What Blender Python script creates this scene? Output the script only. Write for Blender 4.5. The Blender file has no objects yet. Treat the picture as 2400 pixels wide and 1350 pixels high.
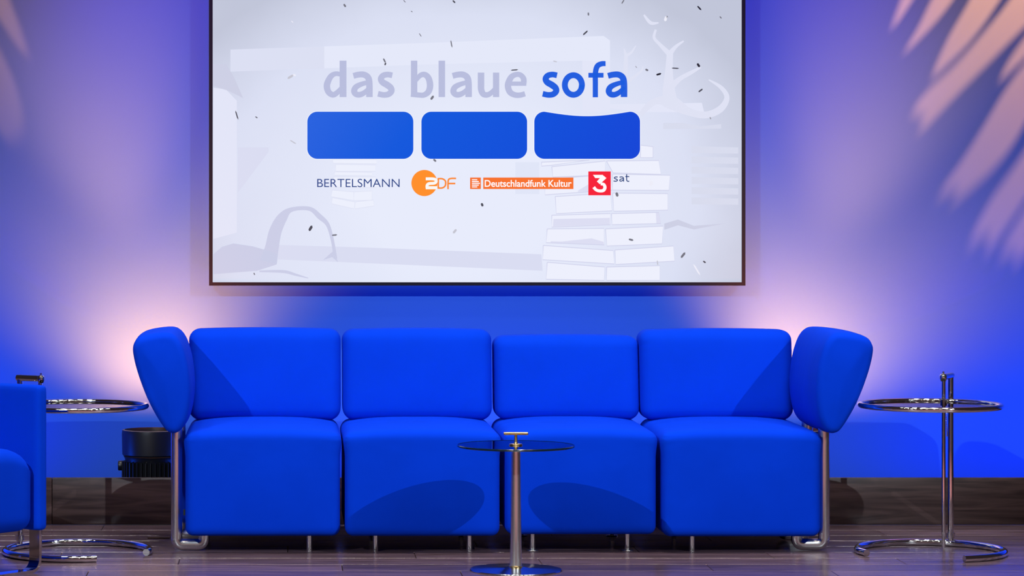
import bpy, bmesh, math, random
from mathutils import Vector, Matrix
random.seed(7)
R = math.radians
sc = bpy.context.scene
C = sc.collection

# ------------------------------------------------------------------ camera
F = 6630.0            # focal length in pixels of the 2400 px wide frame
PX, PY = 670.0, 503.0 # principal point (eye level) in the photo
H = 1.325             # eye height above the stage floor
def P(px, py, D):     # pixel + distance -> world point
    s = F / D
    return Vector(((px - PX) / s, D, H - (py - PY) / s))
cam = bpy.data.cameras.new('camera')
cam.sensor_width = 36.0
cam.lens = F / 2400 * 36
cam.shift_x = (1200 - PX) / 2400
cam.shift_y = (PY - 675) / 2400
cam.clip_end = 100
co = bpy.data.objects.new('camera', cam); C.objects.link(co)
co.location = (0, 0, H); co.rotation_euler = (R(90), 0, 0)
sc.camera = co
sc.view_settings.view_transform = 'Standard'
sc.view_settings.look = 'None'
sc.view_settings.exposure = 0.0
sc.view_settings.gamma = 1.0
sc.view_settings.use_curve_mapping = False

# ------------------------------------------------------------------ world and light
WALL = 12.85
w = bpy.data.worlds.new('dark_hall'); sc.world = w; w.use_nodes = True
w.node_tree.nodes['Background'].inputs[0].default_value = (0.022, 0.014, 0.016, 1)
w.node_tree.nodes['Background'].inputs[1].default_value = 1.0

def aim(o, tgt):
    o.rotation_euler = (Vector(tgt) - o.location).to_track_quat('-Z', 'Y').to_euler()
def spot(name, loc, tgt, power, col, size, blend=0.6, radius=0.05):
    l = bpy.data.lights.new(name, 'SPOT'); l.energy = power; l.color = col
    l.spot_size = R(size); l.spot_blend = blend; l.shadow_soft_size = radius
    o = bpy.data.objects.new(name, l); C.objects.link(o); o.location = loc; aim(o, tgt); return o
def area(name, loc, tgt, power, col, sx, sy, shape='RECTANGLE', spread=180):
    l = bpy.data.lights.new(name, 'AREA'); l.energy = power; l.color = col
    l.shape = shape; l.size = sx; l.size_y = sy; l.spread = R(spread)
    o = bpy.data.objects.new(name, l); C.objects.link(o); o.location = loc; aim(o, tgt); return o
# two front-of-house key spots, about 35 degrees to either side (read off the table shadows)
KEYP = 1300
spot('key_spot', (-3.29, 4.53, 4.11), (0.85, 11.0, 0.35), KEYP, (.82, .92, 1.0), 38, .75, .022)
spot('key_spot', (5.00, 4.53, 4.11), (0.85, 11.0, 0.35), KEYP, (.82, .92, 1.0), 38, .75, .022)
# overhead batten above the sofa, cool white, and a blue front wash
for i in range(8):
    x = -1.75 + i * .743
    area('top_lamp', (x, 10.75, 5.2), (x, 11.0, 0.4), 9.2, (1.0, .97, .92), .3, .3, 'DISK', spread=70)
for x, px in ((-.2, 480), (2.0, 1770)):   # blue profile spots pooled beside the display
    spot('blue_spot', (x, 9.2, 5.0), P(px, 20, WALL), 850, (.0, .02, 1.0), 24, 1.0, .12)
# blue LED batten lying in the trough behind the wooden plinth
for xc, ln, pw in ((-2.35, 2.3, 42), (.93, 1.9, 20), (4.15, 3.0, 44)):   # gaps where the warm uplights stand
    area('trough_batten', (xc, 12.28, .06), (xc, 12.62, 1.0), pw, (.0, .07, 1.0), ln, .08)
# added rows of small unseen lamps, put in only for sparkle in the chrome
for i in range(9):
    area('sparkle_lamp', (-3.2 + 1.02 * i, 6.2, 4.6), (.85, 11, .4), 4, (1, .93, .85), .16, .16, 'DISK')
    area('sparkle_lamp', (-2.9 + .93 * i, 8.6, 5.4), (.85, 10.8, .4), 2.5, (1, .95, .9), .12, .12, 'DISK')
# added unseen fill over the hall, brightens what the chrome reflects
area('reflection_fill', (1.0, 3.2, 6.2), (1.0, 3.2, 0), 620, (1.0, .90, .84), 9, 8, spread=80)
# warm uplights standing in the trough behind the sofa
UPL = []
for px, lean, lf in ((356, -.17, -.06), (1862, .30, .38)):
    b = P(px, 1000, 12.40); b.z = .395
    UPL.append((b, lean))
    UC = (1.0, .18, .022)
    spot('uplight_beam', b, b + Vector((lean, .09, 1)), 1850, UC, 46, 1.0, .07)
    spot('uplight_field', b, b + Vector((lf, .66, 1)), 660, UC, 116, 1.0, .09)

# ------------------------------------------------------------------ helpers
def lin(c):
    out = []
    for v in c:
        v /= 255.0
        out.append(v / 12.92 if v <= .04045 else ((v + .055) / 1.055) ** 2.4)
    return tuple(out) + (1.0,)
def tag(o, label=None, cat=None, group=None, kind=None):
    if label: o['label'] = label
    if cat: o['category'] = cat
    if group: o['group'] = group
    if kind: o['kind'] = kind
    return o
def empty(name, loc=(0, 0, 0), rz=0):
    o = bpy.data.objects.new(name, None); C.objects.link(o)
    o.location = loc; o.rotation_euler = (0, 0, rz); o.empty_display_size = .1
    return o
def link(name, me, mat, parent=None, loc=None):
    o = bpy.data.objects.new(name, me); C.objects.link(o)
    if mat and not me.materials: me.materials.append(mat)
    if parent: o.parent = parent
    if loc: o.location = loc
    return o
def from_bm(name, bm, mat, parent=None, smooth=True):
    me = bpy.data.meshes.new(name); bmesh.ops.recalc_face_normals(bm, faces=bm.faces)
    bm.to_mesh(me); bm.free()
    if smooth:
        me.polygons.foreach_set('use_smooth', [True] * len(me.polygons))
        try: me.set_sharp_from_angle(angle=R(42))
        except Exception: pass
    return link(name, me, mat, parent)
def bm_box(bm, c, h):
    vs = [bm.verts.new((c[0] + sx * h[0], c[1] + sy * h[1], c[2] + sz * h[2]))
          for sx in (-1, 1) for sy in (-1, 1) for sz in (-1, 1)]
    for f in ((0, 1, 3, 2), (4, 6, 7, 5), (0, 4, 5, 1), (2, 3, 7, 6), (0, 2, 6, 4), (1, 5, 7, 3)):
        bm.faces.new([vs[i] for i in f])
def box(name, c, h, mat, parent=None, bevel=0):
    bm = bmesh.new(); bm_box(bm, c, h)
    if bevel: bmesh.ops.bevel(bm, geom=bm.edges[:], offset=bevel, segments=3, affect='EDGES', profile=.5)
    return from_bm(name, bm, mat, parent)
def catmull(pts, n=8, closed=False):
    pts = [Vector(p) for p in pts]; out = []; N = len(pts)
    rng = range(N if closed else N - 1)
    for i in rng:
        if closed: p0, p1, p2, p3 = pts[i - 1], pts[i], pts[(i + 1) % N], pts[(i + 2) % N]
        else: p0, p1, p2, p3 = pts[max(i - 1, 0)], pts[i], pts[i + 1], pts[min(i + 2, N - 1)]
        for k in range(n):
            t = k / n
            out.append(.5 * ((2 * p1) + (p2 - p0) * t + (2 * p0 - 5 * p1 + 4 * p2 - p3) * t * t + (3 * p1 - p0 - 3 * p2 + p3) * t ** 3))
    if not closed: out.append(pts[-1])
    return out
def fillet(pts, r, n=8):
    pts = [Vector(p) for p in pts]; out = [pts[0]]
    for i in range(1, len(pts) - 1):
        a = (pts[i - 1] - pts[i]); b = (pts[i + 1] - pts[i])
        la = min(r, a.length * .49, b.length * .49); A = pts[i] + a.normalized() * la; B = pts[i] + b.normalized() * la
        for k in range(n + 1):
            t = k / n; out.append(A * (1 - t) ** 2 + pts[i] * 2 * t * (1 - t) + B * t * t)
    out.append(pts[-1]); return out
def tube_bm(bm, path, r, seg=20, closed=False, ry=None, up=None, caps=True):
    path = [Vector(p) for p in path]; n = len(path); rings = []
    prev = None
    for i, p in enumerate(path):
        if closed: t = path[(i + 1) % n] - path[i - 1]
        else: t = path[min(i + 1, n - 1)] - path[max(i - 1, 0)]
        t.normalize()
        if up is not None: u = Vector(up)
        elif prev is None: u = Vector((0, 0, 1)) if abs(t.z) < .9 else Vector((1, 0, 0))
        else: u = prev
        u = (u - t * u.dot(t)).normalized(); v = t.cross(u); prev = u
        rings.append([bm.verts.new(p + u * (r * math.cos(2 * math.pi * k / seg)) + v * ((ry or r) * math.sin(2 * math.pi * k / seg))) for k in range(seg)])
    m = n if closed else n - 1
    for i in range(m):
        a, b = rings[i], rings[(i + 1) % n]
        for k in range(seg):
            bm.faces.new((a[k], a[(k + 1) % seg], b[(k + 1) % seg], b[k]))
    if caps and not closed:
        bm.faces.new(rings[0][::-1]); bm.faces.new(rings[-1])
def tube(name, path, r, mat, parent=None, **k):
    bm = bmesh.new(); tube_bm(bm, path, r, **k); return from_bm(name, bm, mat, parent)
def lathe(name, prof, mat, parent=None, seg=48, loc=(0, 0, 0)):
    bm = bmesh.new(); rings = []
    for r, z in prof:
        if r < 1e-6: rings.append([bm.verts.new((loc[0], loc[1], loc[2] + z))])
        else: rings.append([bm.verts.new((loc[0] + r * math.cos(2 * math.pi * k / seg), loc[1] + r * math.sin(2 * math.pi * k / seg), loc[2] + z)) for k in range(seg)])
    for a, b in zip(rings, rings[1:]):
        for k in range(seg):
            k2 = (k + 1) % seg
            vs = ([a[0]] if len(a) == 1 else [a[k], a[k2]]) + ([b[0]] if len(b) == 1 else [b[k2], b[k]])
            if len(vs) > 2: bm.faces.new(vs)
    return from_bm(name, bm, mat, parent)
def cushion(name, hx, hy, hz, r, mat, parent, deform=None, n=26, rr=None):
    """rounded upholstery block; deform(p) reshapes it (local, centred)"""
    bm = bmesh.new()
    ts = [math.sin(math.pi / 2 * (2 * i / n - 1)) for i in range(n + 1)]
    h = Vector((hx, hy, hz)); cache = {}
    def vert(c):
        p = Vector((c[0] * hx, c[1] * hy, c[2] * hz))
        q = Vector([max(-(h[i] - r), min(h[i] - r, p[i])) for i in range(3)])
        d = p - q
        if d.length > 0: p = q + d.normalized() * r
        if deform: p = deform(p)
        key = (round(c[0], 5), round(c[1], 5), round(c[2], 5))
        if key not in cache: cache[key] = bm.verts.new(p)
        return cache[key]
    for ax in range(3):
        for s in (-1, 1):
            for i in range(n):
                for j in range(n):
                    q = []
                    for a, b in ((ts[i], ts[j]), (ts[i + 1], ts[j]), (ts[i + 1], ts[j + 1]), (ts[i], ts[j + 1])):
                        c = [0, 0, 0]; c[ax] = s; c[(ax + 1) % 3] = a; c[(ax + 2) % 3] = b
                        q.append(vert(c))
                    bm.faces.new(q if s > 0 else q[::-1])
    me = bpy.data.meshes.new(name); bm.to_mesh(me); bm.free()
    me.polygons.foreach_set('use_smooth', [True] * len(me.polygons))
    return link(name, me, mat, parent)

# ------------------------------------------------------------------ materials
def mat_new(name):
    m = bpy.data.materials.new(name); m.use_nodes = True
    nt = m.node_tree; return m, nt, nt.nodes['Principled BSDF']
def simple(name, col, rough=.5, metal=0, spec=.5):
    m, nt, b = mat_new(name)
    b.inputs['Base Color'].default_value = tuple(col) + (1,) if len(col) == 3 else col
    b.inputs['Roughness'].default_value = rough; b.inputs['Metallic'].default_value = metal
    b.inputs['Specular IOR Level'].default_value = spec
    nz = nt.nodes.new('ShaderNodeTexNoise'); nz.inputs['Scale'].default_value = 60
    bp = nt.nodes.new('ShaderNodeBump'); bp.inputs['Strength'].default_value = .02; bp.inputs['Distance'].default_value = .001
    nt.links.new(nz.outputs['Fac'], bp.inputs['Height']); nt.links.new(bp.outputs['Normal'], b.inputs['Normal'])
    return m
def fabric(name, col):
    m, nt, b = mat_new(name); N, L = nt.nodes, nt.links
    b.inputs['Roughness'].default_value = .95; b.inputs['Specular IOR Level'].default_value = .05
    tc = N.new('ShaderNodeTexCoord')
    nz = N.new('ShaderNodeTexNoise'); nz.inputs['Scale'].default_value = 5; nz.inputs['Detail'].default_value = 5
    L.new(tc.outputs['Object'], nz.inputs['Vector'])
    mx = N.new('ShaderNodeMix'); mx.data_type = 'RGBA'
    mx.inputs[6].default_value = tuple(v * .9 for v in col) + (1,); mx.inputs[7].default_value = tuple(min(1, v * 1.1) for v in col) + (1,)
    L.new(nz.outputs['Fac'], mx.inputs[0]); L.new(mx.outputs[2], b.inputs['Base Color'])
    w1 = N.new('ShaderNodeTexWave'); w1.inputs['Scale'].default_value = 190; w1.bands_direction = 'X'
    w2 = N.new('ShaderNodeTexWave'); w2.inputs['Scale'].default_value = 190; w2.bands_direction = 'Z'
    L.new(tc.outputs['Object'], w1.inputs['Vector']); L.new(tc.outputs['Object'], w2.inputs['Vector'])
    mul = N.new('ShaderNodeMath'); mul.operation = 'ADD'
    L.new(w1.outputs['Fac'], mul.inputs[0]); L.new(w2.outputs['Fac'], mul.inputs[1])
    bp = N.new('ShaderNodeBump'); bp.inputs['Strength'].default_value = .12; bp.inputs['Distance'].default_value = .0006
    L.new(mul.outputs[0], bp.inputs['Height'])
    n2 = N.new('ShaderNodeTexNoise'); n2.inputs['Scale'].default_value = 9; n2.inputs['Detail'].default_value = 2
    L.new(tc.outputs['Object'], n2.inputs['Vector'])
    b2 = N.new('ShaderNodeBump'); b2.inputs['Strength'].default_value = .12; b2.inputs['Distance'].default_value = .02
    L.new(n2.outputs['Fac'], b2.inputs['Height']); L.new(bp.outputs['Normal'], b2.inputs['Normal'])
    L.new(b2.outputs['Normal'], b.inputs['Normal'])
    return m
def wood(name, c1, c2, rough, scale=(1.2, 16, 16), coat=0.0):
    m, nt, b = mat_new(name); N, L = nt.nodes, nt.links
    tc = N.new('ShaderNodeTexCoord'); oi = N.new('ShaderNodeObjectInfo')
    ad = N.new('ShaderNodeVectorMath'); ad.operation = 'ADD'
    sc_ = N.new('ShaderNodeVectorMath'); sc_.operation = 'SCALE'; sc_.inputs['Scale'].default_value = 37
    L.new(oi.outputs['Random'], sc_.inputs[0]); L.new(tc.outputs['Object'], ad.inputs[0]); L.new(sc_.outputs[0], ad.inputs[1])
    mp = N.new('ShaderNodeMapping'); mp.inputs['Scale'].default_value = scale
    L.new(ad.outputs[0], mp.inputs['Vector'])
    nz = N.new('ShaderNodeTexNoise'); nz.inputs['Scale'].default_value = 2.2; nz.inputs['Detail'].default_value = 8; nz.inputs['Distortion'].default_value = 1.2
    L.new(mp.outputs['Vector'], nz.inputs['Vector'])
    cr = N.new('ShaderNodeValToRGB'); cr.color_ramp.elements[0].position = .32; cr.color_ramp.elements[1].position = .70
    cr.color_ramp.elements[0].color = tuple(c1) + (1,); cr.color_ramp.elements[1].color = tuple(c2) + (1,)
    L.new(nz.outputs['Fac'], cr.inputs['Fac'])
    mr = N.new('ShaderNodeMapRange'); mr.inputs[3].default_value = .72; mr.inputs[4].default_value = 1.3
    L.new(oi.outputs['Random'], mr.inputs[0])
    mm = N.new('ShaderNodeMix'); mm.data_type = 'RGBA'; mm.blend_type = 'MULTIPLY'; mm.inputs[0].default_value = 1
    L.new(cr.outputs['Color'], mm.inputs[6]); L.new(mr.outputs[0], mm.inputs[7]); L.new(mm.outputs[2], b.inputs['Base Color'])
    b.inputs['Roughness'].default_value = rough
    rr = N.new('ShaderNodeMapRange'); rr.inputs[3].default_value = rough * .8; rr.inputs[4].default_value = rough * 1.25
    L.new(nz.outputs['Fac'], rr.inputs[0]); L.new(rr.outputs[0], b.inputs['Roughness'])
    bp = N.new('ShaderNodeBump'); bp.inputs['Strength'].default_value = .10; bp.inputs['Distance'].default_value = .002
    L.new(nz.outputs['Fac'], bp.inputs['Height']); L.new(bp.outputs['Normal'], b.inputs['Normal'])
    return m
def emit(name, srgb, strength=1.0):
    m, nt, b = mat_new(name)
    b.inputs['Base Color'].default_value = (.004, .004, .004, 1); b.inputs['Roughness'].default_value = .35
    b.inputs['Specular IOR Level'].default_value = .1
    b.inputs['Emission Color'].default_value = lin(srgb); b.inputs['Emission Strength'].default_value = strength
    return m
def thin_glass(name, tint, fr=1.45):
    m = bpy.data.materials.new(name); m.use_nodes = True; nt = m.node_tree; N, L = nt.nodes, nt.links
    N.remove(N['Principled BSDF'])
    t = N.new('ShaderNodeBsdfTransparent'); t.inputs[0].default_value = tuple(tint) + (1,)
    g = N.new('ShaderNodeBsdfGlossy'); g.inputs['Roughness'].default_value = .02
    f = N.new('ShaderNodeFresnel'); f.inputs[0].default_value = fr
    mx = N.new('ShaderNodeMixShader')
    L.new(f.outputs[0], mx.inputs[0]); L.new(t.outputs[0], mx.inputs[1]); L.new(g.outputs[0], mx.inputs[2])
    L.new(mx.outputs[0], N['Material Output'].inputs['Surface'])
    return m

M_FAB = fabric('royal_blue_upholstery', (.0003, .038, .58))
M_CHROME = simple('polished_chrome', (.86, .86, .87), .05, 1)
M_BASE = simple('brushed_chrome', (.80, .82, .85), .16, 1)
M_SATIN = simple('satin_chrome', (.88, .87, .86), .24, 1)
M_BRASS = simple('pale_brass', (.85, .62, .28), .22, 1)
M_BLACK = simple('black_powder_coat', (.006, .007, .010), .38)
M_BEZEL = simple('black_bezel', (.004, .004, .008), .3)
M_WALL = None
M_PLANK = wood('laminate_plank', (.060, .036, .040), (.14, .088, .115), .22)
M_PLINTH = wood('plinth_wood', (.022, .011, .011), (.085, .048, .045), .40, (1.0, 14, 14))
M_SUB = simple('underfloor', (.012, .009, .009), .8)
M_GLASS = thin_glass('smoked_glass', (.88, .91, .94))
M_CLEAR = thin_glass('clear_glass', (.88, .92, .95))
M_GEDGE = simple('dark_glass_edge', (.004, .016, .030), .1)
M_RUG = simple('hall_carpet', (.34, .13, .14), .9)
M_HALL = simple('hall_wall_paint', (.55, .50, .48), .8)
M_CABLE = simple('brown_strip', (.07, .03, .012), .6)
M_TAG = simple('black_woven_tag', (.004, .012, .012), .7)
# painted wall: pale blue-grey paint with a faint mottle
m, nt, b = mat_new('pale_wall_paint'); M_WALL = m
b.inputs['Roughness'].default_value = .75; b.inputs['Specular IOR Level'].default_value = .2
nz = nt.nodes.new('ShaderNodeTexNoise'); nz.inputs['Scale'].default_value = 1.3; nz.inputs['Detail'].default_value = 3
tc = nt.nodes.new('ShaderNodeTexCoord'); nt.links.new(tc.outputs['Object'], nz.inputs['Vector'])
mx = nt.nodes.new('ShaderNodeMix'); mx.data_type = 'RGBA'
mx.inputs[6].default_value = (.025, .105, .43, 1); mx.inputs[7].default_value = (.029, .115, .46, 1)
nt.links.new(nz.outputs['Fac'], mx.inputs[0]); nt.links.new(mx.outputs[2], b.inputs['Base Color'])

# ------------------------------------------------------------------ the setting
X0, X1 = -3.6, 6.0
tag(box('wall_back', ((X0 + X1) / 2, WALL + .06, 2.5), (6.2, .06, 2.55), M_WALL), 'tall pale wall washed with blue light behind the sofa', 'wall', kind='structure')
EDGE = 9.2
fl = tag(box('floor', ((X0 + X1) / 2, (EDGE + WALL) / 2, -.06), (6.2, (WALL - EDGE) / 2, .045), M_SUB), 'dark laminate plank stage floor', 'floor', kind='structure')
PW, PL = .193, 1.38
me_plank = None
def plank_mesh(length):
    bm = bmesh.new(); bm_box(bm, (0, 0, -.0075), (length / 2 - .0012, PW / 2 - .0012, .0075))
    bmesh.ops.bevel(bm, geom=[e for e in bm.edges if all(v.co.z > -.001 for v in e.verts)], offset=.0015, segments=1, affect='EDGES')
    me = bpy.data.meshes.new('floor_plank'); bm.to_mesh(me); bm.free(); me.materials.append(M_PLANK); return me
me_plank = plank_mesh(PL)
y = 12.068 - PW / 2; row = 0
while y > EDGE + PW / 2:
    x = X0 + (row * .53 + random.random() * .2) % PL - PL / 2
    while x - PL / 2 < X1:
        link('floor_plank', me_plank, None, fl, (x, y, 0)); x += PL
    y -= PW; row += 1
tag(box('floor_hall', ((X0 + X1) / 2, 4.0, -.75), (7, 5.1, .05), M_RUG), 'reddish carpet of the hall in front of the stage', 'floor', kind='structure')
tag(box('wall_front', (1.0, -3.0, 1.6), (7, .06, 2.4), M_HALL), 'pale rear wall of the hall facing the stage', 'wall', kind='structure')
PT = H - (1116 - PY) / (F / 12.08)     # top of the plinth
tr = tag(empty('trim_1', (0, 12.08, 0)), 'low dark wood plinth running along the foot of the blue wall', 'plinth', kind='structure')
edges = [X0 - 1.4, (122 - PX) / (F / 12.08), 3.42, X1 + 1.4]
for a, b_ in zip(edges, edges[1:]):
    box('board', ((a + b_) / 2, .012, PT / 2 - .003), ((b_ - a) / 2 - .0012, .012, PT / 2 - .004), M_PLINTH, tr, .0012)
box('backing', ((X0 + X1) / 2, .035, PT / 2 - .008), ((X1 - X0) / 2 + 1.4, .010, PT / 2 - .008), M_SUB, tr)

# ------------------------------------------------------------------ wall display
DS = 12.715
sS = F / DS
disp = empty('wall_display', P(1118, 315, DS + .05))
tag(disp, 'large flat wall display showing pale artwork and three blue rounded blocks', 'screen')
O = disp.location
def Q(px, py): # photo pixel -> display-local x, z on the screen plane
    p = P(px, py, DS); return (p.x - O.x, p.z - O.z)
TOP = 668 - 1257 * 9 / 16 - 10
xa, za = Q(490, 669.5); xb, zb = Q(1747, TOP)
ia, ja = Q(498.5, 661.5); ib, jb = Q(1738.5, TOP + 9)
bm = bmesh.new()   # bezel: a real frame around the recessed panel
fy0, fy1 = -.052, .045
ov = [(xa, za), (xb, za), (xb, zb), (xa, zb)]; iv = [(ia, ja), (ib, ja), (ib, jb), (ia, jb)]
A = [bm.verts.new((x, fy0, z)) for x, z in ov]; B = [bm.verts.new((x, fy0, z)) for x, z in iv]
Cc = [bm.verts.new((x, fy1, z)) for x, z in ov]; Dd = [bm.verts.new((x, fy1, z)) for x, z in iv]
for i in range(4):
    j = (i + 1) % 4
    bm.faces.new((A[i], A[j], B[j], B[i])); bm.faces.new((A[i], Cc[i], Cc[j], A[j]))
    bm.faces.new((B[i], B[j], Dd[j], Dd[i])); bm.faces.new((Cc[i], Dd[i], Dd[j], Cc[j]))
from_bm('bezel', bm, M_BEZEL, disp, smooth=False)
box('mount', ((xa + xb) / 2, .068, (za + zb) / 2), (.5, .0225, .35), M_BLACK, disp)
# panel with the soft picture background
mp_, nt, b = mat_new('screen_picture'); N, L = nt.nodes, nt.links
b.inputs['Base Color'].default_value = (.004, .004, .004, 1); b.inputs['Roughness'].default_value = .35; b.inputs['Specular IOR Level'].default_value = .1
tc = N.new('ShaderNodeTexCoord'); mpn = N.new('ShaderNodeMapping')
cx, cz = Q(1080, 470)
mpn.inputs['Location'].default_value = (-cx / 1.45, 0, -cz / 1.15); mpn.inputs['Scale'].default_value = (1 / 1.45, 0, 1 / 1.15)
L.new(tc.outputs['Object'], mpn.inputs['Vector'])
gr = N.new('ShaderNodeTexGradient'); gr.gradient_type = 'SPHERICAL'; L.new(mpn.outputs[0], gr.inputs[0])
nz = N.new('ShaderNodeTexNoise'); nz.inputs['Scale'].default_value = 2.2; nz.inputs['Detail'].default_value = 3; L.new(tc.outputs['Object'], nz.inputs['Vector'])
am = N.new('ShaderNodeMath'); am.operation = 'MULTIPLY_ADD'; am.inputs[1].default_value = .16; L.new(nz.outputs['Fac'], am.inputs[0]); L.new(gr.outputs['Fac'], am.inputs[2])
cr = N.new('ShaderNodeValToRGB'); L.new(am.outputs[0], cr.inputs['Fac'])
e = cr.color_ramp.elements; e[0].position = .08; e[0].color = lin((192, 197, 216)); e[1].position = .8; e[1].color = lin((231, 235, 251))
k = cr.color_ramp.elements.new(.35); k.color = lin((218, 223, 243))
L.new(cr.outputs['Color'], b.inputs['Emission Color']); b.inputs['Emission Strength'].default_value = 1.0
bm = bmesh.new()
bm_box(bm, ((ia + ib) / 2, 0, (ja + jb) / 2), ((ib - ia) / 2, .0445, (jb - ja) / 2))
panel = from_bm('panel', bm, mp_, disp, smooth=False)
FACE = -.0445
LAYER = [0]
EM = {}
def em(c):
    if c not in EM: EM[c] = emit('screen_ink_%d_%d_%d' % c, c)
    return EM[c]
def strokes_bm(bm, pts, wd, y, n=8, smooth=True):
    pts = [Vector((p[0], p[1], 0)) for p in pts]
    wl = wd if isinstance(wd, (list, tuple)) else [wd] * len(pts)
    if smooth and len(pts) > 2:
        P2 = catmull([Vector((p.x, p.y, w_)) for p, w_ in zip(pts, wl)], n)
    else: P2 = [Vector((p.x, p.y, w_)) for p, w_ in zip(pts, wl)]
    prev = None
    for i, p in enumerate(P2):
        a = P2[max(i - 1, 0)]; c = P2[min(i + 1, len(P2) - 1)]
        t = Vector((c.x - a.x, c.y - a.y)).normalized(); nrm = Vector((-t.y, t.x)) * p.z / 2
        q = [Q(p.x + nrm.x, p.y + nrm.y), Q(p.x - nrm.x, p.y - nrm.y)]
        vs = [bm.verts.new((u, y, v)) for u, v in q]
        if prev: bm.faces.new((prev[0], prev[1], vs[1], vs[0]))
        prev = vs
def poly_bm(bm, pts, y):
    bm.faces.new([bm.verts.new((u, y, v)) for u, v in (Q(*p) for p in pts)])
def art(name, col, polys=(), strokes=(), layer=1, join=True):
    if not join:
        for p in polys: art(name, col, [p], [], layer)
        for q in strokes: art(name, col, [], [q], layer)
        return
    y = FACE - .0006 * layer; bm = bmesh.new()
    for p in polys: poly_bm(bm, p, y)
    for s in strokes: strokes_bm(bm, s[0], s[1], y, smooth=(len(s) < 3))
    me = bpy.data.meshes.new(name)
    bmesh.ops.triangulate(bm, faces=[f for f in bm.faces if len(f.verts) > 4])
    for f in bm.faces:
        f.normal_update()
        if f.normal.y > 0: f.normal_flip()
    bm.to_mesh(me); bm.free(); return link(name, me, em(col), panel)
Z2 = lambda p: (480 + p[0] / 3.75, p[1] / 3.75)
Z3 = lambda p: (1120 + p[0] / 3.75, p[1] / 3.75)
Z4 = lambda p: (480 + p[0] / 3.75, 340 + p[1] / 3.75)
Z5 = lambda p: (1120 + p[0] / 3.75, 340 + p[1] / 3.75)
Z1 = lambda p: (700 + p[0] / 2.857, 100 + p[1] / 2.857)
def S(z, pts, w_, *a):
    k = 2.857 if z is Z1 else 3.75
    wl = [v / k for v in w_] if isinstance(w_, (list, tuple)) else w_ / k
    return ([z(p) for p in pts], wl) + a
# pale background drawing
art('drawn_beam', (228, 232, 249), [[(760, 108.6), (1040, 99), (1415, 84), (1430, 95), (1430, 145), (1365, 142), (1000, 151), (760, 160)]], layer=1)
art('drawn_beam', (219, 223, 242), [[(540, 116), (760, 108.6), (760, 160), (590, 166), (540, 168)]], layer=1)
art('drawn_post', (226, 229, 247), [[(1365, 142), (1430, 145), (1430, 262), (1365, 262)], [(500, 205), (530, 210), (555, 236), (555, 545), (500, 560)],
     [Z3((1160, 917)), Z3((1970, 903)), Z3((1990, 985)), Z3((1430, 985)), Z3((1160, 950))]], layer=1, join=False)
art('drawn_ground', (217, 220, 241), [[Z4((640, 878)), Z4((1400, 900)), Z4((2400, 938)), Z5((560, 960)), Z5((570, 1105)), Z4((2400, 1080)), Z4((640, 1005))],
     [Z4((290, 20)), Z4((560, 20)), Z4((560, 60)), Z4((290, 420))]], layer=1, join=False)
art('drawn_haze', (204, 207, 228), [[(498.6, 150), (530, 150), (548, 180), (570, 230), (540, 215), (498.6, 200)],
     [Z5((1640, 690)), Z5((1760, 655)), Z5((1900, 710)), Z5((2170, 690)), Z5((1900, 742)), Z5((1760, 705)), Z5((1640, 745))]], layer=1, join=False)
art('drawn_root', (202, 205, 230), [[Z4((75, 1135)), Z4((75, 960)), Z4((150, 895)), Z4((250, 865)), Z4((420, 890)), Z4((560, 930)), Z4((640, 960)), Z4((630, 1050)), Z4((460, 1105))],
     [Z4((1040, 1010)), Z4((1130, 930)), Z4((1172, 1030)), Z4((1120, 985))]],
    [S(Z4, [(560, 1030), (590, 900), (620, 760), (680, 640), (760, 568), (920, 560), (1010, 630), (1080, 700), (1120, 830), (1150, 1000)], [150, 120, 110, 90, 40, 36, 46, 34, 28, 30]),
     S(Z4, [(480, 1110), (690, 1112), (800, 1140), (910, 1170)], [14, 26, 20, 6])], layer=2)
art('drawn_branch', (222, 225, 243), [], [
    S(Z3, [(1700, 930), (1680, 800), (1680, 640), (1690, 460)], [130, 110, 70, 55]),
    S(Z3, [(1690, 480), (1600, 390), (1550, 330), (1565, 260)], [50, 30, 26, 20]), S(Z3, [(1690, 470), (1740, 410), (1810, 360)], [46, 30, 14]),
    S(Z3, [(1700, 760), (1780, 690), (1870, 640), (1960, 590)], [60, 40, 34, 16]), S(Z3, [(1300, 720), (1300, 580), (1305, 470)], [46, 38, 30]),
    S(Z3, [(1305, 490), (1350, 460), (1390, 400)], [26, 20, 8]), S(Z3, [(1305, 490), (1295, 460), (1285, 425)], [26, 20, 8]),
    S(Z3, [(1305, 720), (1380, 670), (1440, 620), (1450, 580)], [46, 24, 18, 8]),
    S(Z3, [(1430, 1010), (1500, 930), (1580, 885), (1700, 900), (1850, 980), (2000, 1010), (2130, 960), (2190, 860), (2140, 770), (2030, 700)], [40, 56, 60, 120, 70, 60, 60, 46, 34, 12]),
    S(Z3, [(1460, 130), (1520, 200), (1590, 200)], [16, 30, 12])], layer=2, join=False)
art('drawn_shelf_book', (215, 219, 237), [[Z5((1880, 10 + 90 * i)), Z5((2290, 20 + 90 * i)), Z5((2290, 75 + 90 * i)), Z5((1880, 70 + 90 * i))] for i in range(6)]
    + [[Z3((1630, 1080)), Z3((1800, 1080)), Z3((1960, 1110)), Z3((2140, 1090)), Z3((2140, 1130)), Z3((1630, 1135))]], layer=1, join=False)
art('drawn_shelf_book', (224, 229, 247), [[Z5((330, 150)), Z5((540, 150)), Z5((540, 430)), Z5((330, 430))]], layer=1)
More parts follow.
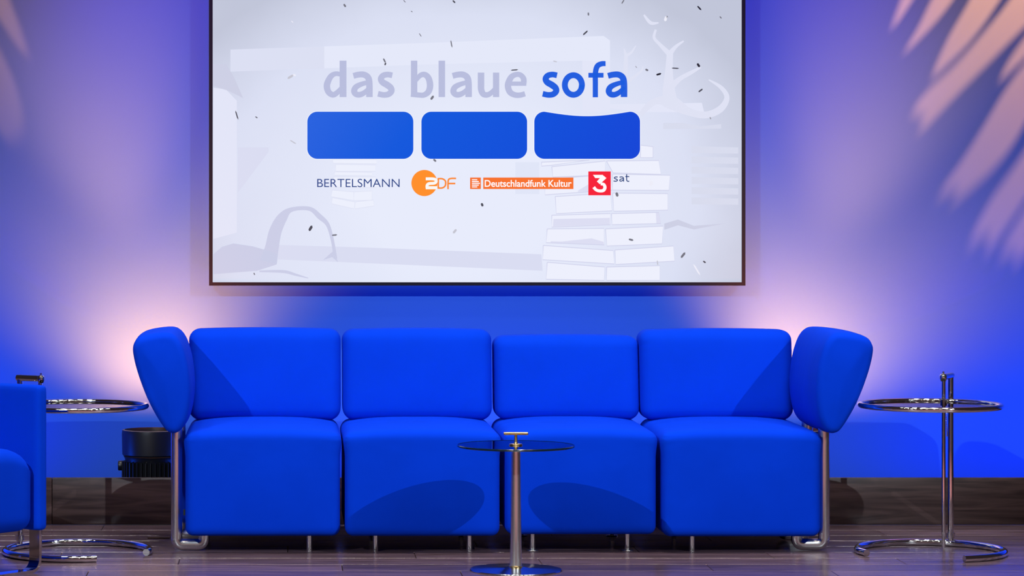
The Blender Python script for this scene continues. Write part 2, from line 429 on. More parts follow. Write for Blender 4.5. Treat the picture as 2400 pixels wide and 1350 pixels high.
BK = [[(560, 150), (980, 132), (650, 178), (560, 185)],
      [(650, 190), (1120, 140), (1120, 262), (660, 282)], [(1130, 140), (1590, 135), (1610, 258), (1190, 245)],
      [(590, 300), (1170, 258), (1180, 396), (590, 438)], [(1185, 255), (1690, 265), (1680, 398), (1185, 396)],
      [(680, 452), (1165, 422), (1180, 578), (690, 603)], [(1185, 422), (1670, 427), (1670, 572), (1195, 582)],
      [(650, 617), (1165, 602), (1165, 700), (650, 722)], [(1175, 602), (1590, 592), (1610, 690), (1180, 700)],
      [(610, 737), (1110, 732), (1110, 878), (600, 858)], [(1122, 737), (1630, 712), (1620, 868), (1135, 888)],
      [(575, 882), (1190, 927), (1200, 1045), (570, 1008)], [(1205, 922), (1720, 887), (1730, 1020), (1212, 1050)],
      [(610, 1030), (1115, 1072), (1110, 1190), (600, 1180)], [(1132, 1072), (1600, 1060), (1600, 1190), (1132, 1190)],
      [(1430, 0), (1540, 15), (1540, 110), (1430, 110)]]
art('drawn_book', (237, 239, 252), [[Z5(p) for p in q] for q in BK], layer=3, join=False)
art('drawn_book_shade', (220, 221, 242), [[Z5(p) for p in q] for q in ([(665, 650), (1160, 640), (1160, 696), (660, 716)], [(640, 845), (800, 850), (1000, 820), (1105, 850), (1108, 876), (640, 858)],
      [(1565, 596), (1590, 592), (1610, 690), (1570, 692)], [(880, 400), (1000, 330), (1080, 380), (1080, 402), (880, 412)])], layer=4, join=False)
art('drawn_book_outline', (209, 211, 235), [], [S(Z5, q + [q[0]], 7, 0) for q in BK], layer=5, join=False)
BS = [[(1120, 128), (1510, 128), (1510, 165), (1130, 160)], [(1150, 170), (1500, 175), (1500, 230), (1150, 230)], [(1140, 235), (1470, 240), (1470, 270), (1140, 265)],
      [(1130, 280), (1500, 280), (1510, 375), (1130, 370)], [(1120, 395), (1310, 412), (1310, 488), (1110, 453)], [(1310, 412), (1470, 402), (1470, 485), (1310, 488)],
      [(1120, 462), (1320, 500), (1310, 560), (1115, 515)], [(1320, 500), (1480, 482), (1490, 535), (1320, 560)]]
art('drawn_book', (236, 239, 252), [[Z4(p) for p in q] for q in BS], layer=3, join=False)
art('drawn_book_outline', (222, 225, 243), [], [S(Z4, q + [q[0]], 5, 0) for q in BS], layer=4, join=False)
# title lettering, stroke by stroke
def sh(pts, dx): return [(x + dx, y_) for x, y_ in pts]
aA = ([(1306, 667), (1350, 656), (1398, 656), (1434, 680), (1446, 730), (1447, 853)], [52, 52, 54, 56, 57, 57])
aB = ([(1450, 722), (1390, 735), (1332, 762), (1313, 798), (1327, 826), (1362, 832), (1405, 812), (1450, 765)], [40, 42, 50, 54, 52, 50, 44, 30])
sA = ([(1648, 662), (1608, 655), (1568, 664), (1548, 692), (1562, 722), (1602, 746), (1634, 772), (1640, 802), (1614, 828), (1570, 834), (1522, 824)], [50, 50, 52, 54, 56, 58, 56, 54, 52, 50, 50])
def bar(x0, x1, y0, y1): return [Z2((x0, y0)), Z2((x1, y0)), Z2((x1, y1)), Z2((x0, y1))]
GREY = (184, 189, 221)
LB = {'d': ([bar(1185, 1245, 533, 853)], [([(1200, 655), (1150, 648), (1106, 674), (1074, 745), (1086, 806), (1125, 833), (1162, 815), (1205, 768)], [40, 42, 50, 57, 54, 50, 46, 36])]),
      'b': ([bar(1812, 1868, 533, 845)], [([(1855, 712), (1893, 664), (1934, 656), (1967, 688), (1980, 750), (1967, 804), (1928, 834), (1880, 835), (1812, 826)], [30, 44, 50, 55, 57, 54, 48, 46, 50])]),
      'l': ([bar(2055, 2112, 533, 853)], []),
      'u': ([bar(2533, 2588, 638, 853)], [([(2428, 638), (2428, 730), (2430, 790), (2450, 828), (2490, 832), (2528, 806), (2560, 765)], [57, 57, 56, 52, 48, 42, 34])]),
      'e': ([bar(2660, 2826, 716, 754)], [([(2800, 745), (2803, 695), (2776, 660), (2735, 655), (2692, 680), (2665, 745), (2680, 806), (2722, 833), (2770, 836), (2815, 824)], [52, 50, 46, 46, 52, 56, 54, 50, 48, 46])]),
      'o': ([], [([(3240 + 75 * math.cos(t * math.pi / 8), 747 + 86 * math.sin(t * math.pi / 8)) for t in range(18)], 52)]),
      'f': ([bar(3372, 3505, 640, 682)], [([(3523, 559), (3486, 561), (3450, 582), (3434, 640), (3433, 740), (3433, 855)], [44, 46, 48, 47, 46, 46])])}
SOFB = (28, 92, 222)
for ch, col, dx in (('d', GREY, 0), ('a', GREY, 0), ('s', GREY, 0), ('b', GREY, 0), ('l', GREY, 0), ('a', GREY, 872), ('u', GREY, 0), ('e', GREY, 0), ('s', SOFB, 1448), ('o', SOFB, 0), ('f', SOFB, 0), ('a', SOFB, 2238)):
    pl_, st_ = LB.get(ch, ([], [aA, aB] if ch == 'a' else [sA]))
    art('title_letter', col, pl_, [S(Z2, sh(q[0], dx), q[1]) for q in st_], layer=6)
# three blue blocks (the third with a dipped top edge)
def block(name, col, x0, y0, x1, y1, r, dip, layer):
    y = FACE - .0006 * layer; bm = bmesh.new(); prev = None
    xs = [x0 + r * (1 - math.cos(R(a * 7.5))) for a in range(13)]
    xs += [x0 + r + (x1 - x0 - 2 * r) * i / 24 for i in range(1, 24)]
    xs += [x1 - r * (1 - math.cos(R(a * 7.5))) for a in range(12, -1, -1)]
    for x in xs:
        d = max(0, x0 + r - x, x - x1 + r); c = r - math.sqrt(max(0, r * r - d * d))
        t = (x - x0 - r) / (x1 - x0 - 2 * r)
        top = y0 + c + (dip * math.sin(math.pi * t) if 0 < t < 1 else 0)
        vs = [bm.verts.new((u, y, v)) for u, v in (Q(x, top), Q(x, y1 - c))]
        if prev: bm.faces.new((prev[0], prev[1], vs[1], vs[0]))
        prev = vs
    me = bpy.data.meshes.new(name); bm.to_mesh(me); bm.free(); return link(name, me, col, panel)
bmat, nt, b = mat_new('screen_block_blue'); N, L = nt.nodes, nt.links
b.inputs['Base Color'].default_value = (.004, .004, .004, 1); b.inputs['Roughness'].default_value = .35; b.inputs['Specular IOR Level'].default_value = .1
tc = N.new('ShaderNodeTexCoord'); sx = N.new('ShaderNodeSeparateXYZ'); L.new(tc.outputs['Object'], sx.inputs[0])
ma = N.new('ShaderNodeMath'); ma.operation = 'MULTIPLY_ADD'; ma.inputs[1].default_value = -.9; L.new(sx.outputs['Z'], ma.inputs[0]); L.new(sx.outputs['X'], ma.inputs[2])
mr = N.new('ShaderNodeMapRange'); mr.inputs[1].default_value = -.8; mr.inputs[2].default_value = .8; L.new(ma.outputs[0], mr.inputs[0])
cr = N.new('ShaderNodeValToRGB'); L.new(mr.outputs[0], cr.inputs['Fac'])
cr.color_ramp.elements[0].color = lin((30, 96, 222)); cr.color_ramp.elements[1].color = lin((0, 66, 214))
k = cr.color_ramp.elements.new(.3); k.color = lin((0, 86, 220))
L.new(cr.outputs['Color'], b.inputs['Emission Color']); b.inputs['Emission Strength'].default_value = 1
for x0, x1, dip in ((58, 768, 0), (822, 1530, 0), (1578, 2286, 10.5)):
    a_, b_ = Z1((x0, 462)), Z1((x1, 778))
    block('block_outline', em((240, 243, 253)), a_[0] - 1.6, a_[1] - 1.6, b_[0] + 1.6, b_[1] + 1.6, 25, dip, 6)
    block('blue_block', bmat, a_[0], a_[1], b_[0], b_[1], 23.5, dip, 7)
# sponsor row
def text(body, col, box4, layer=7, weight=0.0):
    cu = bpy.data.curves.new('text', 'FONT'); cu.body = body; cu.offset = weight
    to = bpy.data.objects.new('text', cu); C.objects.link(to)
    bpy.context.view_layer.update()
    me = bpy.data.meshes.new_from_object(to.evaluated_get(bpy.context.evaluated_depsgraph_get()))
    bpy.data.objects.remove(to)
    xs = [v.co.x for v in me.vertices]; ys = [v.co.y for v in me.vertices]
    x0, x1, y0, y1 = min(xs), max(xs), min(ys), max(ys); y = FACE - .0006 * layer
    for v in me.vertices:
        px = box4[0] + (v.co.x - x0) / (x1 - x0) * (box4[2] - box4[0]); py = box4[3] - (v.co.y - y0) / (y1 - y0) * (box4[3] - box4[1])
        u, q = Q(px, py); v.co = (u, y, q)
    me.materials.clear(); return link('sponsor_lettering', me, em(col), panel)
text('BERTELSMANN', (38, 66, 134), Z4((988, 297)) + Z4((1712, 370)), weight=-.004)
art('sponsor_disc', (255, 142, 36), [[(994.7 + 30.5 * math.cos(t * math.pi / 24), 429 + 30.7 * math.sin(t * math.pi / 24)) for t in range(48)]], layer=7)
OR = (252, 136, 44)
art('sponsor_letters', OR, [], [S(Z4, [(2052, 384), (2052, 293)], 14, 0), S(Z4, [(2046, 296), (2085, 296), (2112, 312), (2117, 338), (2110, 362), (2085, 377), (2046, 377)], 14),
    S(Z4, [(2138, 388), (2138, 330), (2144, 302), (2168, 293), (2209, 293)], 14), S(Z4, [(2138, 338), (2202, 338)], 14, 0)], layer=8)
art('sponsor_numeral', (250, 248, 246), [], [S(Z4, [(1942, 297), (2000, 297), (2028, 304), (2033, 322), (2015, 335), (1972, 339), (1955, 352), (1953, 376)], 26), S(Z4, [(1942, 375), (2042, 375)], 27, 0)], layer=9)
art('sponsor_banner', (247, 112, 40), [[Z1((1148, 903)), Z1((1220, 903)), Z1((1220, 980)), Z1((1148, 980))], [Z1((1236, 903)), Z1((1840, 903)), Z1((1840, 980)), Z1((1236, 980))]], layer=7, join=False)
art('banner_bar', (252, 244, 244), [], [S(Z1, [(1160, 918 + 12 * i), ((1196, 1206, 1214, 1206, 1196)[i], 918 + 12 * i)], 7, 0) for i in range(5)], layer=8, join=False)
text('Deutschlandfunk Kultur', (255, 250, 250), Z1((1246, 919)) + Z1((1828, 966)), 8, .016)
art('sponsor_square', (246, 28, 52), [[Z1((1940, 862)), Z1((2090, 862)), Z1((2090, 1022)), Z1((1940, 1022))]], layer=7)
art('sponsor_numeral', (255, 252, 252), [[Z5((1012, 262)), Z5((1100, 262)), Z5((1078, 290)), Z5((1032, 290))], [Z5((1098, 264)), Z5((1130, 290)), Z5((1072, 344)), Z5((1046, 320))]],
    [S(Z5, [(1080, 342), (1106, 346), (1117, 372), (1104, 398), (1070, 403), (1040, 394), (1018, 370)], [24, 26, 28, 28, 26, 26, 28])], layer=8)
def small(pts, x0, sx_=.29): return [(x0 + (x - 1285) * sx_, 322 - (857 - y_) * .207) for x, y_ in pts]
INK = (34, 62, 120)
art('sponsor_letter', INK, [], [S(Z5, small(sh(sA[0], -235), 1192), 8.5)], layer=7)
art('sponsor_letter', INK, [], [S(Z5, small(aA[0], 1240, .25), 8.5), S(Z5, small(aB[0], 1240, .25), 8)], layer=7)
art('sponsor_letter', INK, [], [S(Z5, [(1308, 256), (1308, 290), (1309, 310), (1318, 318), (1331, 317)], 8.5), S(Z5, [(1296, 277), (1331, 277)], 8, 0)], layer=7)
# drifting paper scraps: x, y, length, width, angle, tone
CF = [(808, 13, 9, 5, 50, 120), (948, 3, 8, 2, 45, 110), (1064, 4, 9, 4, 40, 70), (965, 27, 5, 2, 30, 110), (685, 51, 7, 2, 40, 245), (985, 82, 10, 2, 55, 130), (1058, 103, 18, 3, 78, 120),
      (901, 142, 12, 4, 60, 120), (903, 150, 7, 4, 100, 90), (681, 180, 17, 6, -35, 205), (690, 176, 8, 5, 10, 242), (555, 270, 23, 3, 72, 60), (601, 275, 7, 3, 30, 120), (687, 333, 18, 3, 30, 200),
      (1013, 229, 12, 6, -60, 120), (1379, 33, 8, 4, 80, 120), (1372, 77, 16, 4, -45, 90), (1460, 4, 12, 3, -60, 130), (1560, 44, 13, 7, 100, 243), (1563, 40, 6, 4, 90, 110), (1639, 19, 14, 4, 45, 50),
      (1689, 41, 7, 3, 45, 110), (1491, 157, 6, 2, 50, 150), (1516, 164, 8, 5, 20, 110), (1544, 174, 13, 5, -20, 50), (1583, 160, 18, 3, 2, 60), (1637, 153, 11, 6, 50, 45), (1642, 212, 13, 4, -40, 70),
      (1665, 277, 6, 3, 60, 150), (1206, 164, 18, 3, -6, 90), (1301, 144, 10, 3, 10, 200), (728, 535, 15, 7, -65, 80), (784, 551, 13, 4, -8, 120), (1066, 542, 13, 6, -55, 190), (596, 642, 6, 3, 60, 120),
      (1019, 376, 9, 5, 35, 120), (1130, 480, 9, 6, 60, 100), (1446, 456, 11, 7, 65, 110), (1479, 562, 12, 5, 10, 130), (1601, 598, 17, 6, -55, 120), (1651, 614, 8, 4, 30, 90), (1633, 632, 32, 4, 58, 246), (1541, 616, 12, 3, 80, 190), (1526, 430, 12, 10, 80, 246)]
for tone in sorted(set(40 * round(c[5] / 40) for c in CF)):
    ps = []
    for x, y_, l_, w_, an, tn in CF:
        if 40 * round(tn / 40) != tone: continue
        a = R(an); d = Vector((math.cos(a), math.sin(a))); n_ = Vector((-d.y, d.x)); c_ = Vector((x, y_))
        ps.append([tuple(c_ + d * (l_ / 2 * u) + n_ * (w_ / 2 * v)) for u, v in ((-1, -.2), (-.6, -1), (.6, -.8), (1, .1), (.5, 1), (-.7, .7))])
    tcol = min(tone, 247)
    art('paper_scrap', (max(0, tcol - 4), max(0, tcol - 4), min(255, tcol + 8)), ps, layer=10, join=False)

# ------------------------------------------------------------------ sofa
SF = 11.06     # distance of the seat fronts
sofa = empty('modular_sofa', (.85, 11.36, 0))
tag(sofa, 'long royal blue four-seat modular sofa with flared arms on chrome frames', 'sofa')
OX, OY = sofa.location.x, sofa.location.y
def loc(o, p): o.location = (p[0] - OX, p[1] - OY, p[2]); return o
seats = [(430, 801, 0, 1258, 986), (805, 1176, .0, 1258, 984), (1181, 1543, .02, 1254, 988), (1550, 1929, -.0, 1259, 985)]
backs = [(442, 799, 770), (803, 1154, 771), (1159, 1500, 786), (1502, 1861, 772)]
FEETX = [(725,), (880, 1100), (1248, 1470), (1622,)]
for i, ((x0, x1, dy, yb, yt), (b0, b1, bt)) in enumerate(zip(seats, backs)):
    D = SF + dy; s = F / D
    X0_, X1_ = (x0 - PX) / s, (x1 - PX) / s
    zb_ = H - (yb - PY) / s
    ztop = .470
    hx = (X1_ - X0_) / 2; hz = (ztop - zb_) / 2; hy = .36
    def dseat(p, hx=hx, hz=hz, hy=hy, ph=i * 1.7):
        u, v, w_ = p.x / hx, p.y / hy, p.z / hz
        q = p.copy()
        if w_ > 0:
            q.z += .026 * max(0, 1 - abs(u) ** 3) * (1 - .55 * max(0, -v) ** 3) * min(1, w_ * 1.2) ** 2
        q.y -= .008 * max(0, -v) * (1 - u * u) * (1 - w_ * w_)
        q.x *= 1 - .020 * max(0, min(1, (.8 - w_) / .25))
        # gathered folds near the top corners
        ef = math.exp(-(1 - abs(u)) * hx / .035) * math.exp(-abs(q.z - hz * .86) / .03)
        q.y += .0018 * ef * math.sin(q.z * 420 + ph)
        return q
    o = cushion('seat', hx, hy, hz, .034, M_FAB, sofa, dseat, 40)
    loc(o, ((X0_ + X1_) / 2, D + hy, zb_ + hz))
    DB = 11.64 + dy; s2 = F / DB
    B0, B1 = (b0 - PX) / s2, (b1 - PX) / s2
    zt2 = H - (bt - PY) / s2; zb2 = .478
    bx, bz, by = (B1 - B0) / 2, (zt2 - zb2) / 2, .085
    def dback(p, bx=bx, bz=bz, by=by, ph=i * 2.3):
        u, v, w_ = p.x / bx, p.y / by, p.z / bz
        q = p.copy()
        q.y -= .016 * max(0, -v) * (1 - u ** 4) * (1 - w_ ** 4)
        q.y += .055 * (w_ * .5 + .5)
        q.z -= .006 * max(0, w_) ** 3 * (u * u)
        ef = math.exp(-(1 - abs(u)) * bx / .03) * max(0, 1 - abs(w_ - .35) * 1.2)
        q.y += .0022 * ef * math.sin(q.z * 190 + 30 * abs(u) + ph) * max(0, -v)
        if w_ < -.6: q.x *= 1 - .02 * ((-w_ - .6) / .4) ** 2
        return q
    o = cushion('backrest', bx, by, bz, .045, M_FAB, sofa, dback, 40)
    loc(o, ((B0 + B1) / 2, DB + by - .028, zb2 + bz))
    # feet
    for fx in FEETX[i]:
        p = P(fx, 1290, SF + .07 + dy)
        for back in (0, 1):
            f = lathe('foot', [(.0, 0), (.0102, 0), (.0108, .002), (.0108, zb_ + .005), (.0, zb_ + .005)], M_SATIN, sofa, 24)
            loc(f, (p.x, p.y + back * .52, 0))
            if i == 2:
                fl_ = lathe('foot_plate', [(.0, 0), (.024, 0), (.025, .002), (.024, .004), (.0, .004)], M_SATIN, f, 24)
    if i in (1, 2): pass
tg = box('care_tag', (0, 0, 0), (.0035, .006, .011), M_TAG, sofa)
loc(tg, P(432, 1201, SF + .06))
# arms: wedge cushion flaring outwards, on a chrome tube frame
prof = [(-.030, .866), (-.118, .852), (-.150, .818), (-.150, .772), (-.128, .69), (-.088, .59), (-.034, .498), (-.002, .474), (.030, .484), (.058, .535), (.070, .63), (.062, .73), (.040, .812), (.010, .855)]
def arm(side, xb):
    pr = catmull([Vector((x * side, 0, z)) for x, z in prof], 6, closed=True)
    n = len(pr); cen = sum(pr, Vector()) / n
    nr = []
    for i in range(n):
        t = (pr[(i + 1) % n] - pr[i - 1]).normalized(); v = Vector((t.z, 0, -t.x))
        if v.dot(pr[i] - cen) < 0: v = -v
        nr.append(v)
    Y0, Y1, r = 11.00 - OY, 11.63 - OY, .030
    stations = []   # (y, inset, scale to centre)
    for k in (0.0, .35, .7, .9): stations.append((Y0 - .012 * (1 - k * k), r, k))
    for k in range(0, 7):
        a = k / 6 * math.pi / 2; stations.append((Y0 + r * .8 * (1 - math.sin(a)), r * (1 - math.sin(a)) if False else r * (1 - math.cos(math.pi / 2 - a)), 1.0))
    st = [(Y0 - .012 * (1 - k * k), r, k) for k in (0, .3, .6, .85, 1.0)]
    st += [(Y0 + r * (1 - math.cos(a)), r * (1 - math.sin(a)), 1.0) for a in (R(15), R(35), R(55), R(75), R(90))]
    st += [(Y0 + (Y1 - Y0) * t, -.006 * math.sin(math.pi * t), 1.0) for t in (.12, .25, .4, .5, .6, .75, .88)]
    st += [(Y1 - r * (1 - math.cos(a)), r * (1 - math.sin(a)), 1.0) for a in (R(90), R(75), R(55), R(35), R(15))]
    st += [(Y1 + .012 * (1 - k * k), r, k) for k in (1.0, .6, .3, 0)]
    bm = bmesh.new(); rings = []
    for y_, ins, k in st:
        if k == 0: rings.append([bm.verts.new((cen.x + xb, y_, cen.z))]); continue
        rg = []
        for i in range(n):
            p = pr[i] - nr[i] * ins; p = cen + (p - cen) * k
            # soft cloth creases on the upper front
            rg.append(bm.verts.new((p.x + xb, y_, p.z)))
        rings.append(rg)
    for a, b_ in zip(rings, rings[1:]):
        for i in range(n):
            j = (i + 1) % n
            if len(a) == 1: bm.faces.new((a[0], b_[i], b_[j]))
            elif len(b_) == 1: bm.faces.new((a[i], a[j], b_[0]))
            else: bm.faces.new((a[i], a[j], b_[j], b_[i]))
    me = bpy.data.meshes.new('armrest'); bmesh.ops.recalc_face_normals(bm, faces=bm.faces); bm.to_mesh(me); bm.free()
    me.polygons.foreach_set('use_smooth', [True] * len(me.polygons))
    o = link('armrest', me, M_FAB, sofa)
    for yy, dz in ((11.165, 0), (11.52, 0)):
        x = xb + .012 * side
        path = fillet([(x, yy - OY, .50), (x, yy - OY, .0235), (x + .108 * side, yy - OY, .0235), (x + .108 * side, yy - OY, .088)], .028, 8)
        tube('arm_frame', path, .0235, M_SATIN, o, seg=24, ry=.017, up=(0, 1, 0)) if False else None
        bm = bmesh.new(); tube_bm(bm, path, .019, seg=24, ry=.0225, up=(0, 1, 0))
        from_bm('arm_frame', bm, M_SATIN, o)
    return o
s_a = F / 11.165
xl = (414 - PX) / s_a - OX; xr = (1931 - PX) / s_a - OX
arm(1, xl - .012); arm(-1, xr + .012)

# ------------------------------------------------------------------ pedestal glass table in front
DT = 10.53; sT = F / DT
tx = (1209 - PX) / sT
gt = empty('pedestal_table', (tx, DT, 0))
tag(gt, 'small round glass pedestal table with brass top handle in front of the sofa', 'table')
lathe('base', [(0, 0), (.170, 0), (.1715, .003), (.170, .006), (.05, .010), (.03, .014), (0, .014)], M_BASE, gt, 72)
zg = H - (1045 - PY) / sT
lathe('base_collar', [(0, .012), (.026, .012), (.026, .018), (.02, .021), (0, .021)], M_BRASS, gt, 40)
lathe('pole', [(0, .018), (.0225, .018), (.0205, .18), (.0185, zg - .01), (0, zg - .01)], M_SATIN, gt, 40)
g = lathe('glass_top', [(0, zg - .003), (.216, zg - .003), (.216, zg + .003), (0, zg + .003)], M_GLASS, gt, 96)
lathe('glass_rim', [(.2165, zg - .004), (.219, zg - .002), (.219, zg + .002), (.2165, zg + .004), (.2165, zg - .004)], M_GEDGE, g, 96)
lathe('flange', [(0, zg + .004), (.026, zg + .004), (.024, zg + .008), (.008, zg + .010), (.0065, zg + .016), (.0055, zg + .043), (0, zg + .043)], M_BRASS, gt, 32)
box('handle', (0, 0, zg + .046), (.046, .013, .005), M_BRASS, gt, .0035)

# ------------------------------------------------------------------ chrome ring side tables
def ring_table(px, D, ang, e0, e1, label, zr=.58, handle_len=.10):
    """ang: direction (degrees from the front, + = to the right) the base opens to"""
    t = empty('ring_side_table', ((px - PX) / (F / D), D, 0))
    tag(t, label, 'table', 'chrome ring side tables')
    def dirv(a): return Vector((math.sin(R(a)), -math.cos(R(a)), 0))
    rb = .281; tr_ = .0135
    n = 64; path = []
    for i in range(n + 1):
        a = e1 + (360 - (e1 - e0)) * i / n
        path.append(dirv(a) * rb + Vector((0, 0, tr_)))
    tube('base', path, tr_, M_CHROME, t, seg=20)
    rr = .270; ring = [dirv(360 * i / 80) * rr + Vector((0, 0, zr)) for i in range(80)]
    tube('top_ring', ring, .0105, M_CHROME, t, seg=18, closed=True)
    gl = lathe('glass_top', [(0, -.002), (rr - .009, -.002), (rr - .009, .002), (0, .002)], M_CLEAR, t, 80); gl.location = (0, 0, zr - .002)
    back = dirv(ang + 180)
    c1 = back * .281; c2 = c1 - back * handle_len
    zt = zr + .098
    tube('column', [c1 + Vector((0, 0, .02)), c1 + Vector((0, 0, zt))], .0115, M_CHROME, t, seg=20)
    tube('sliding_column', [c2 + Vector((0, 0, .004)), c2 + Vector((0, 0, zt - .012))], .0078, M_CHROME, t, seg=18)
    h = tube('handle', [c1 + back * .012 + Vector((0, 0, zt + .004)), c2 - back * .006 + Vector((0, 0, zt + .004))], .0125, M_CHROME, t, seg=18)
    lathe('knob', [(0, -.016), (.010, -.015), (.0145, -.004), (.0145, .006), (.010, .014), (.004, .016), (.004, .024), (0, .024)], M_CHROME, h, 24).location = c2 - back * .004 + Vector((0, 0, zt + .002))
    lathe('collar', [(.0078, -.012), (.014, -.012), (.014, .012), (.0078, .012)], M_CHROME, t, 20).location = c2 + Vector((0, 0, zr))
    lathe('collar', [(.0115, -.01), (.0175, -.01), (.0175, .01), (.0115, .01)], M_CHROME, t, 20).location = c1 + Vector((0, 0, .045))
    # bracket from ring to the column
    tube('bracket', [dirv(ang + 180) * (rr - .002) + Vector((0, 0, zr)), c1 + Vector((0, 0, zr))], .008, M_CHROME, t, seg=14)
    # little bead chain hanging between the two columns
    bm = bmesh.new()
    for i in range(22):
        u = i / 21; z = zr - .03 - .105 * math.sin(u * math.pi / 2) if i < 22 else 0
        p = c1 * (1 - .55) + c2 * .55 + Vector((0, 0, z)) - back * .006 * math.sin(u * 6)
        bmesh.ops.create_icosphere(bm, subdivisions=1, radius=.0028, matrix=Matrix.Translation(p))
    ch = from_bm('bead_chain', bm, M_CHROME, t); ch['kind'] = 'stuff'
    return t
ring_table(2181, 11.05, -29, -72, 13.6, 'chrome ring side table with bare twin column right of the sofa')
ring_table(181, 11.05, 58, 19, 76, 'chrome ring side table between the blue armchair and the sofa', zr=.577)

# ------------------------------------------------------------------ armchair at the left edge
ANG = 50
ach = empty('cube_armchair', (-1.372, 10.42, 0), R(ANG))
tag(ach, 'blue upholstered armchair on flat chrome runners cut off by the left edge', 'armchair')
W2, D2, T = .36, .34, .052
ZB, ZA = .157, .694
for sx_ in (1, -1):
    o = cushion('armrest', T / 2, D2, (ZA - ZB) / 2, .018, M_FAB, ach, None, 22); o.location = (sx_ * (W2 - T / 2), 0, (ZA + ZB) / 2)
o = cushion('backrest', W2 - T - .002, .06, (ZA - ZB) / 2, .03, M_FAB, ach, None, 22); o.location = (0, D2 - .062, (ZA + ZB) / 2)
def dch(p):
    q = p.copy(); u = p.x / .285
    q.z -= .055 * abs(u) ** 5 * max(0, min(1, p.z / .12)) ** 2
    return q
o = cushion('seat', W2 - T - .002, D2 - .062, (.472 - ZB) / 2, .055, M_FAB, ach, dch, 26); o.location = (0, -.055, (.472 + ZB) / 2)
for yy in (-.295, .295):
    path = fillet([(-W2 + .022, yy, ZB + .01), (-W2 + .022, yy, .006), (W2 - .022, yy, .006), (W2 - .022, yy, ZB + .01)], .05, 10)
    bm = bmesh.new()
    pv = None
    pts = [Vector(p) for p in path]
    for i, p in enumerate(pts):
        t = (pts[min(i + 1, len(pts) - 1)] - pts[max(i - 1, 0)]).normalized(); nn = Vector((-t.z, 0, t.x))
        vs = [bm.verts.new(p + Vector((0, a, 0)) + nn * b_) for a, b_ in ((-.026, -.006), (.026, -.006), (.026, .006), (-.026, .006))]
        if pv:
            for q in range(4): bm.faces.new((pv[q], pv[(q + 1) % 4], vs[(q + 1) % 4], vs[q]))
        else: bm.faces.new(vs[::-1])
        pv = vs
    bm.faces.new(pv)
    from_bm('runner', bm, M_CHROME, ach)

# ------------------------------------------------------------------ uplights in the trough
for i, (b_, t_) in enumerate(UPL):
    u = empty('stage_uplight', (b_.x, b_.y, 0), R(90) * i)
    tag(u, ('round black uplight with ribbed housing left behind the sofa' if i == 0 else 'black uplight hidden behind the right end of the sofa'), 'spotlight', 'uplights in the trough')
    r_ = .130
    lathe('housing', [(0, .02), (r_ - .02, .02), (r_ - .012, .04), (r_ - .012, .255), (r_ - .006, .268), (0, .268)], M_BLACK, u, 64)
    lathe('head', [(r_ - .006, .270), (r_, .276), (r_ + .002, .366), (r_, .382), (r_ - .010, .384), (r_ - .012, .362), (r_ - .012, .270), (r_ - .006, .270)], M_BLACK, u, 64)
    lathe('lens', [(0, .352), (r_ - .013, .352), (r_ - .013, .358), (0, .364)], emit('uplight_lens', (255, 190, 160), .4), u, 48)
    me_f = None
    for k in range(40):
        a = 2 * math.pi * k / 40
        if me_f is None:
            f = box('cooling_fin', (0, 0, .15), (.008, .0016, .095), M_BLACK, u); me_f = f.data
        else: f = link('cooling_fin', me_f, None, u)
        f.location = (math.cos(a) * (r_ - .006), math.sin(a) * (r_ - .006), 0); f.rotation_euler = (0, 0, a)
    box('foot', (0, 0, .011), (.10, .10, .011), M_BLACK, u, .004)
    for sx_ in (-1, 1):
        kn = lathe('knob', [(0, -.012), (.020, -.012), (.022, -.008), (.022, .008), (.020, .012), (0, .012)], M_BLACK, u, 24)
        kn.rotation_euler = (0, R(90), 0); kn.location = (sx_ * (r_ + .006), 0, .225)

# small strip on the floor beside the arm frame
o = box('floor_strip', (0, 0, .003), (.045, .008, .003), M_CABLE, None, .001); o.location = P(372, 1262, F * H / (1262 - PY)); o.location.z = 0
tag(o, 'thin brown strip lying on the floor left of the sofa', 'strip')

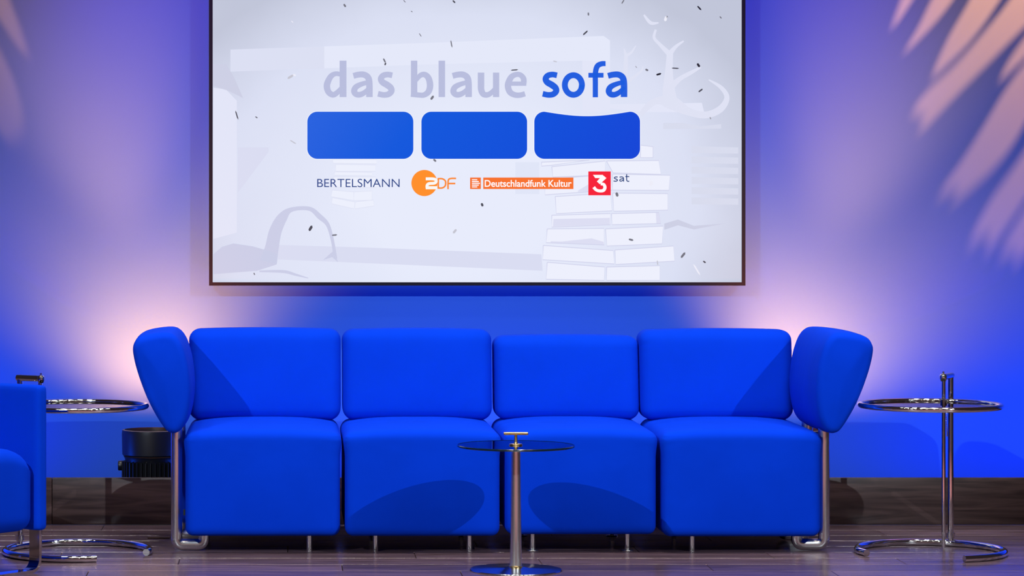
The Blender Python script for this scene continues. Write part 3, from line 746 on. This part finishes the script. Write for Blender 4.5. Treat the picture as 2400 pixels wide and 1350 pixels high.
# ------------------------------------------------------------------ gobo projectors (leaf pattern thrown across the upper wall)
Z7 = lambda p: (1780 + p[0] / 1.929, p[1] / 1.929)
Z8 = lambda p: (p[0] / 1.929, p[1] / 1.929)
def gobo(name, label, lpos, cpx, polys, power, cone, radius=.0022):
    lp = Vector(lpos); c = P(cpx[0], cpx[1], WALL)
    ax = (c - lp).normalized(); pc = lp + ax * .25
    u = ax.cross(Vector((0, 0, 1))).normalized(); v = ax.cross(u)
    cu = bpy.data.curves.new(name, 'CURVE'); cu.dimensions = '2D'; cu.fill_mode = 'BOTH'
    def spl(pts):
        s = cu.splines.new('POLY'); s.points.add(len(pts) - 1); s.use_cyclic_u = True
        for p_, q in zip(s.points, pts): p_.co = (q[0], q[1], 0, 1)
    spl([(.16 * math.cos(2 * math.pi * i / 48), .16 * math.sin(2 * math.pi * i / 48)) for i in range(48)])
    for pl in polys:
        pl = catmull([Vector((p[0], p[1], 0)) for p in pl], 4, closed=True); pts = []
        for p in pl:
            wp = P(p.x, p.y, WALL); d = wp - lp; t = .25 / d.dot(ax); q = lp + d * t - pc
            pts.append((q.dot(u), q.dot(v)))
        spl(pts)
    to = bpy.data.objects.new('tmp', cu); C.objects.link(to); bpy.context.view_layer.update()
    me = bpy.data.meshes.new_from_object(to.evaluated_get(bpy.context.evaluated_depsgraph_get())); bpy.data.objects.remove(to)
    root = empty(name, lp)
    rot = Matrix((u, v, ax)).transposed()
    o = link('gobo_plate', me, M_BLACK, root); o.data.materials.clear(); o.data.materials.append(M_BLACK)
    o.matrix_local = Matrix.Translation(pc - lp) @ rot.to_4x4()
    hs = lathe('housing', [(0, -.16), (.10, -.16), (.115, -.13), (.162, .20), (.164, .252), (.160, .252), (.155, .20), (.108, -.12), (0, -.12)], M_BLACK, root, 32)
    hs.matrix_local = rot.to_4x4()
    tag(root, label, 'spotlight', 'leaf pattern projectors')
    spot(name + '_lamp', lp, c, power, (1.0, .15, .02), cone, .5, radius)
polysR = [[(600, 130), (640, 0), (700, -120), (740, -100), (680, 20)], [(655, 238), (720, 120), (790, -20), (880, -140), (930, -100), (860, 20), (760, 140)],
          [(780, 345), (850, 180), (930, 40), (1040, -140), (1130, -90), (1060, 40), (950, 190), (840, 300)],
          [(690, 505), (760, 410), (900, 280), (1080, 70), (1230, -120), (1320, -90), (1240, 70), (1100, 220), (900, 420), (730, 595), (740, 530)],
          [(1083, 365), (1130, 270), (1200, 170), (1300, 40), (1330, 90), (1230, 230), (1150, 310)],
          [(806, 888), (920, 720), (1020, 560), (1110, 410), (1200, 290), (1330, 150), (1370, 240), (1260, 430), (1160, 630), (1040, 780), (870, 922), (900, 850)],
          [(945, 1108), (1030, 930), (1150, 760), (1270, 590), (1350, 620), (1260, 800), (1140, 990), (1032, 1138), (1030, 1060)],
          [(1085, 1158), (1150, 1030), (1260, 860), (1360, 800), (1320, 960), (1230, 1090), (1165, 1192), (1150, 1140)]]
gobo('leaf_projector', 'black spotlight with leaf cut-out plate high on the right', (4.0, 11.75, 4.05), (2330, 200), [[Z7(p) for p in q] for q in polysR], 6000, 52)
polysL = [[(-70, -120), (10, -90), (50, 20), (90, 120), (128, 255), (70, 200), (20, 120), (-40, 20)], [(-90, 90), (-20, 190), (30, 290), (75, 400), (106, 560), (60, 640), (0, 600), (-70, 400)]]
gobo('leaf_projector', 'black spotlight with leaf cut-out plate high on the left', (-2.2, 11.75, 4.05), (0, 200), [[Z8(p) for p in q] for q in polysL], 1700, 46)
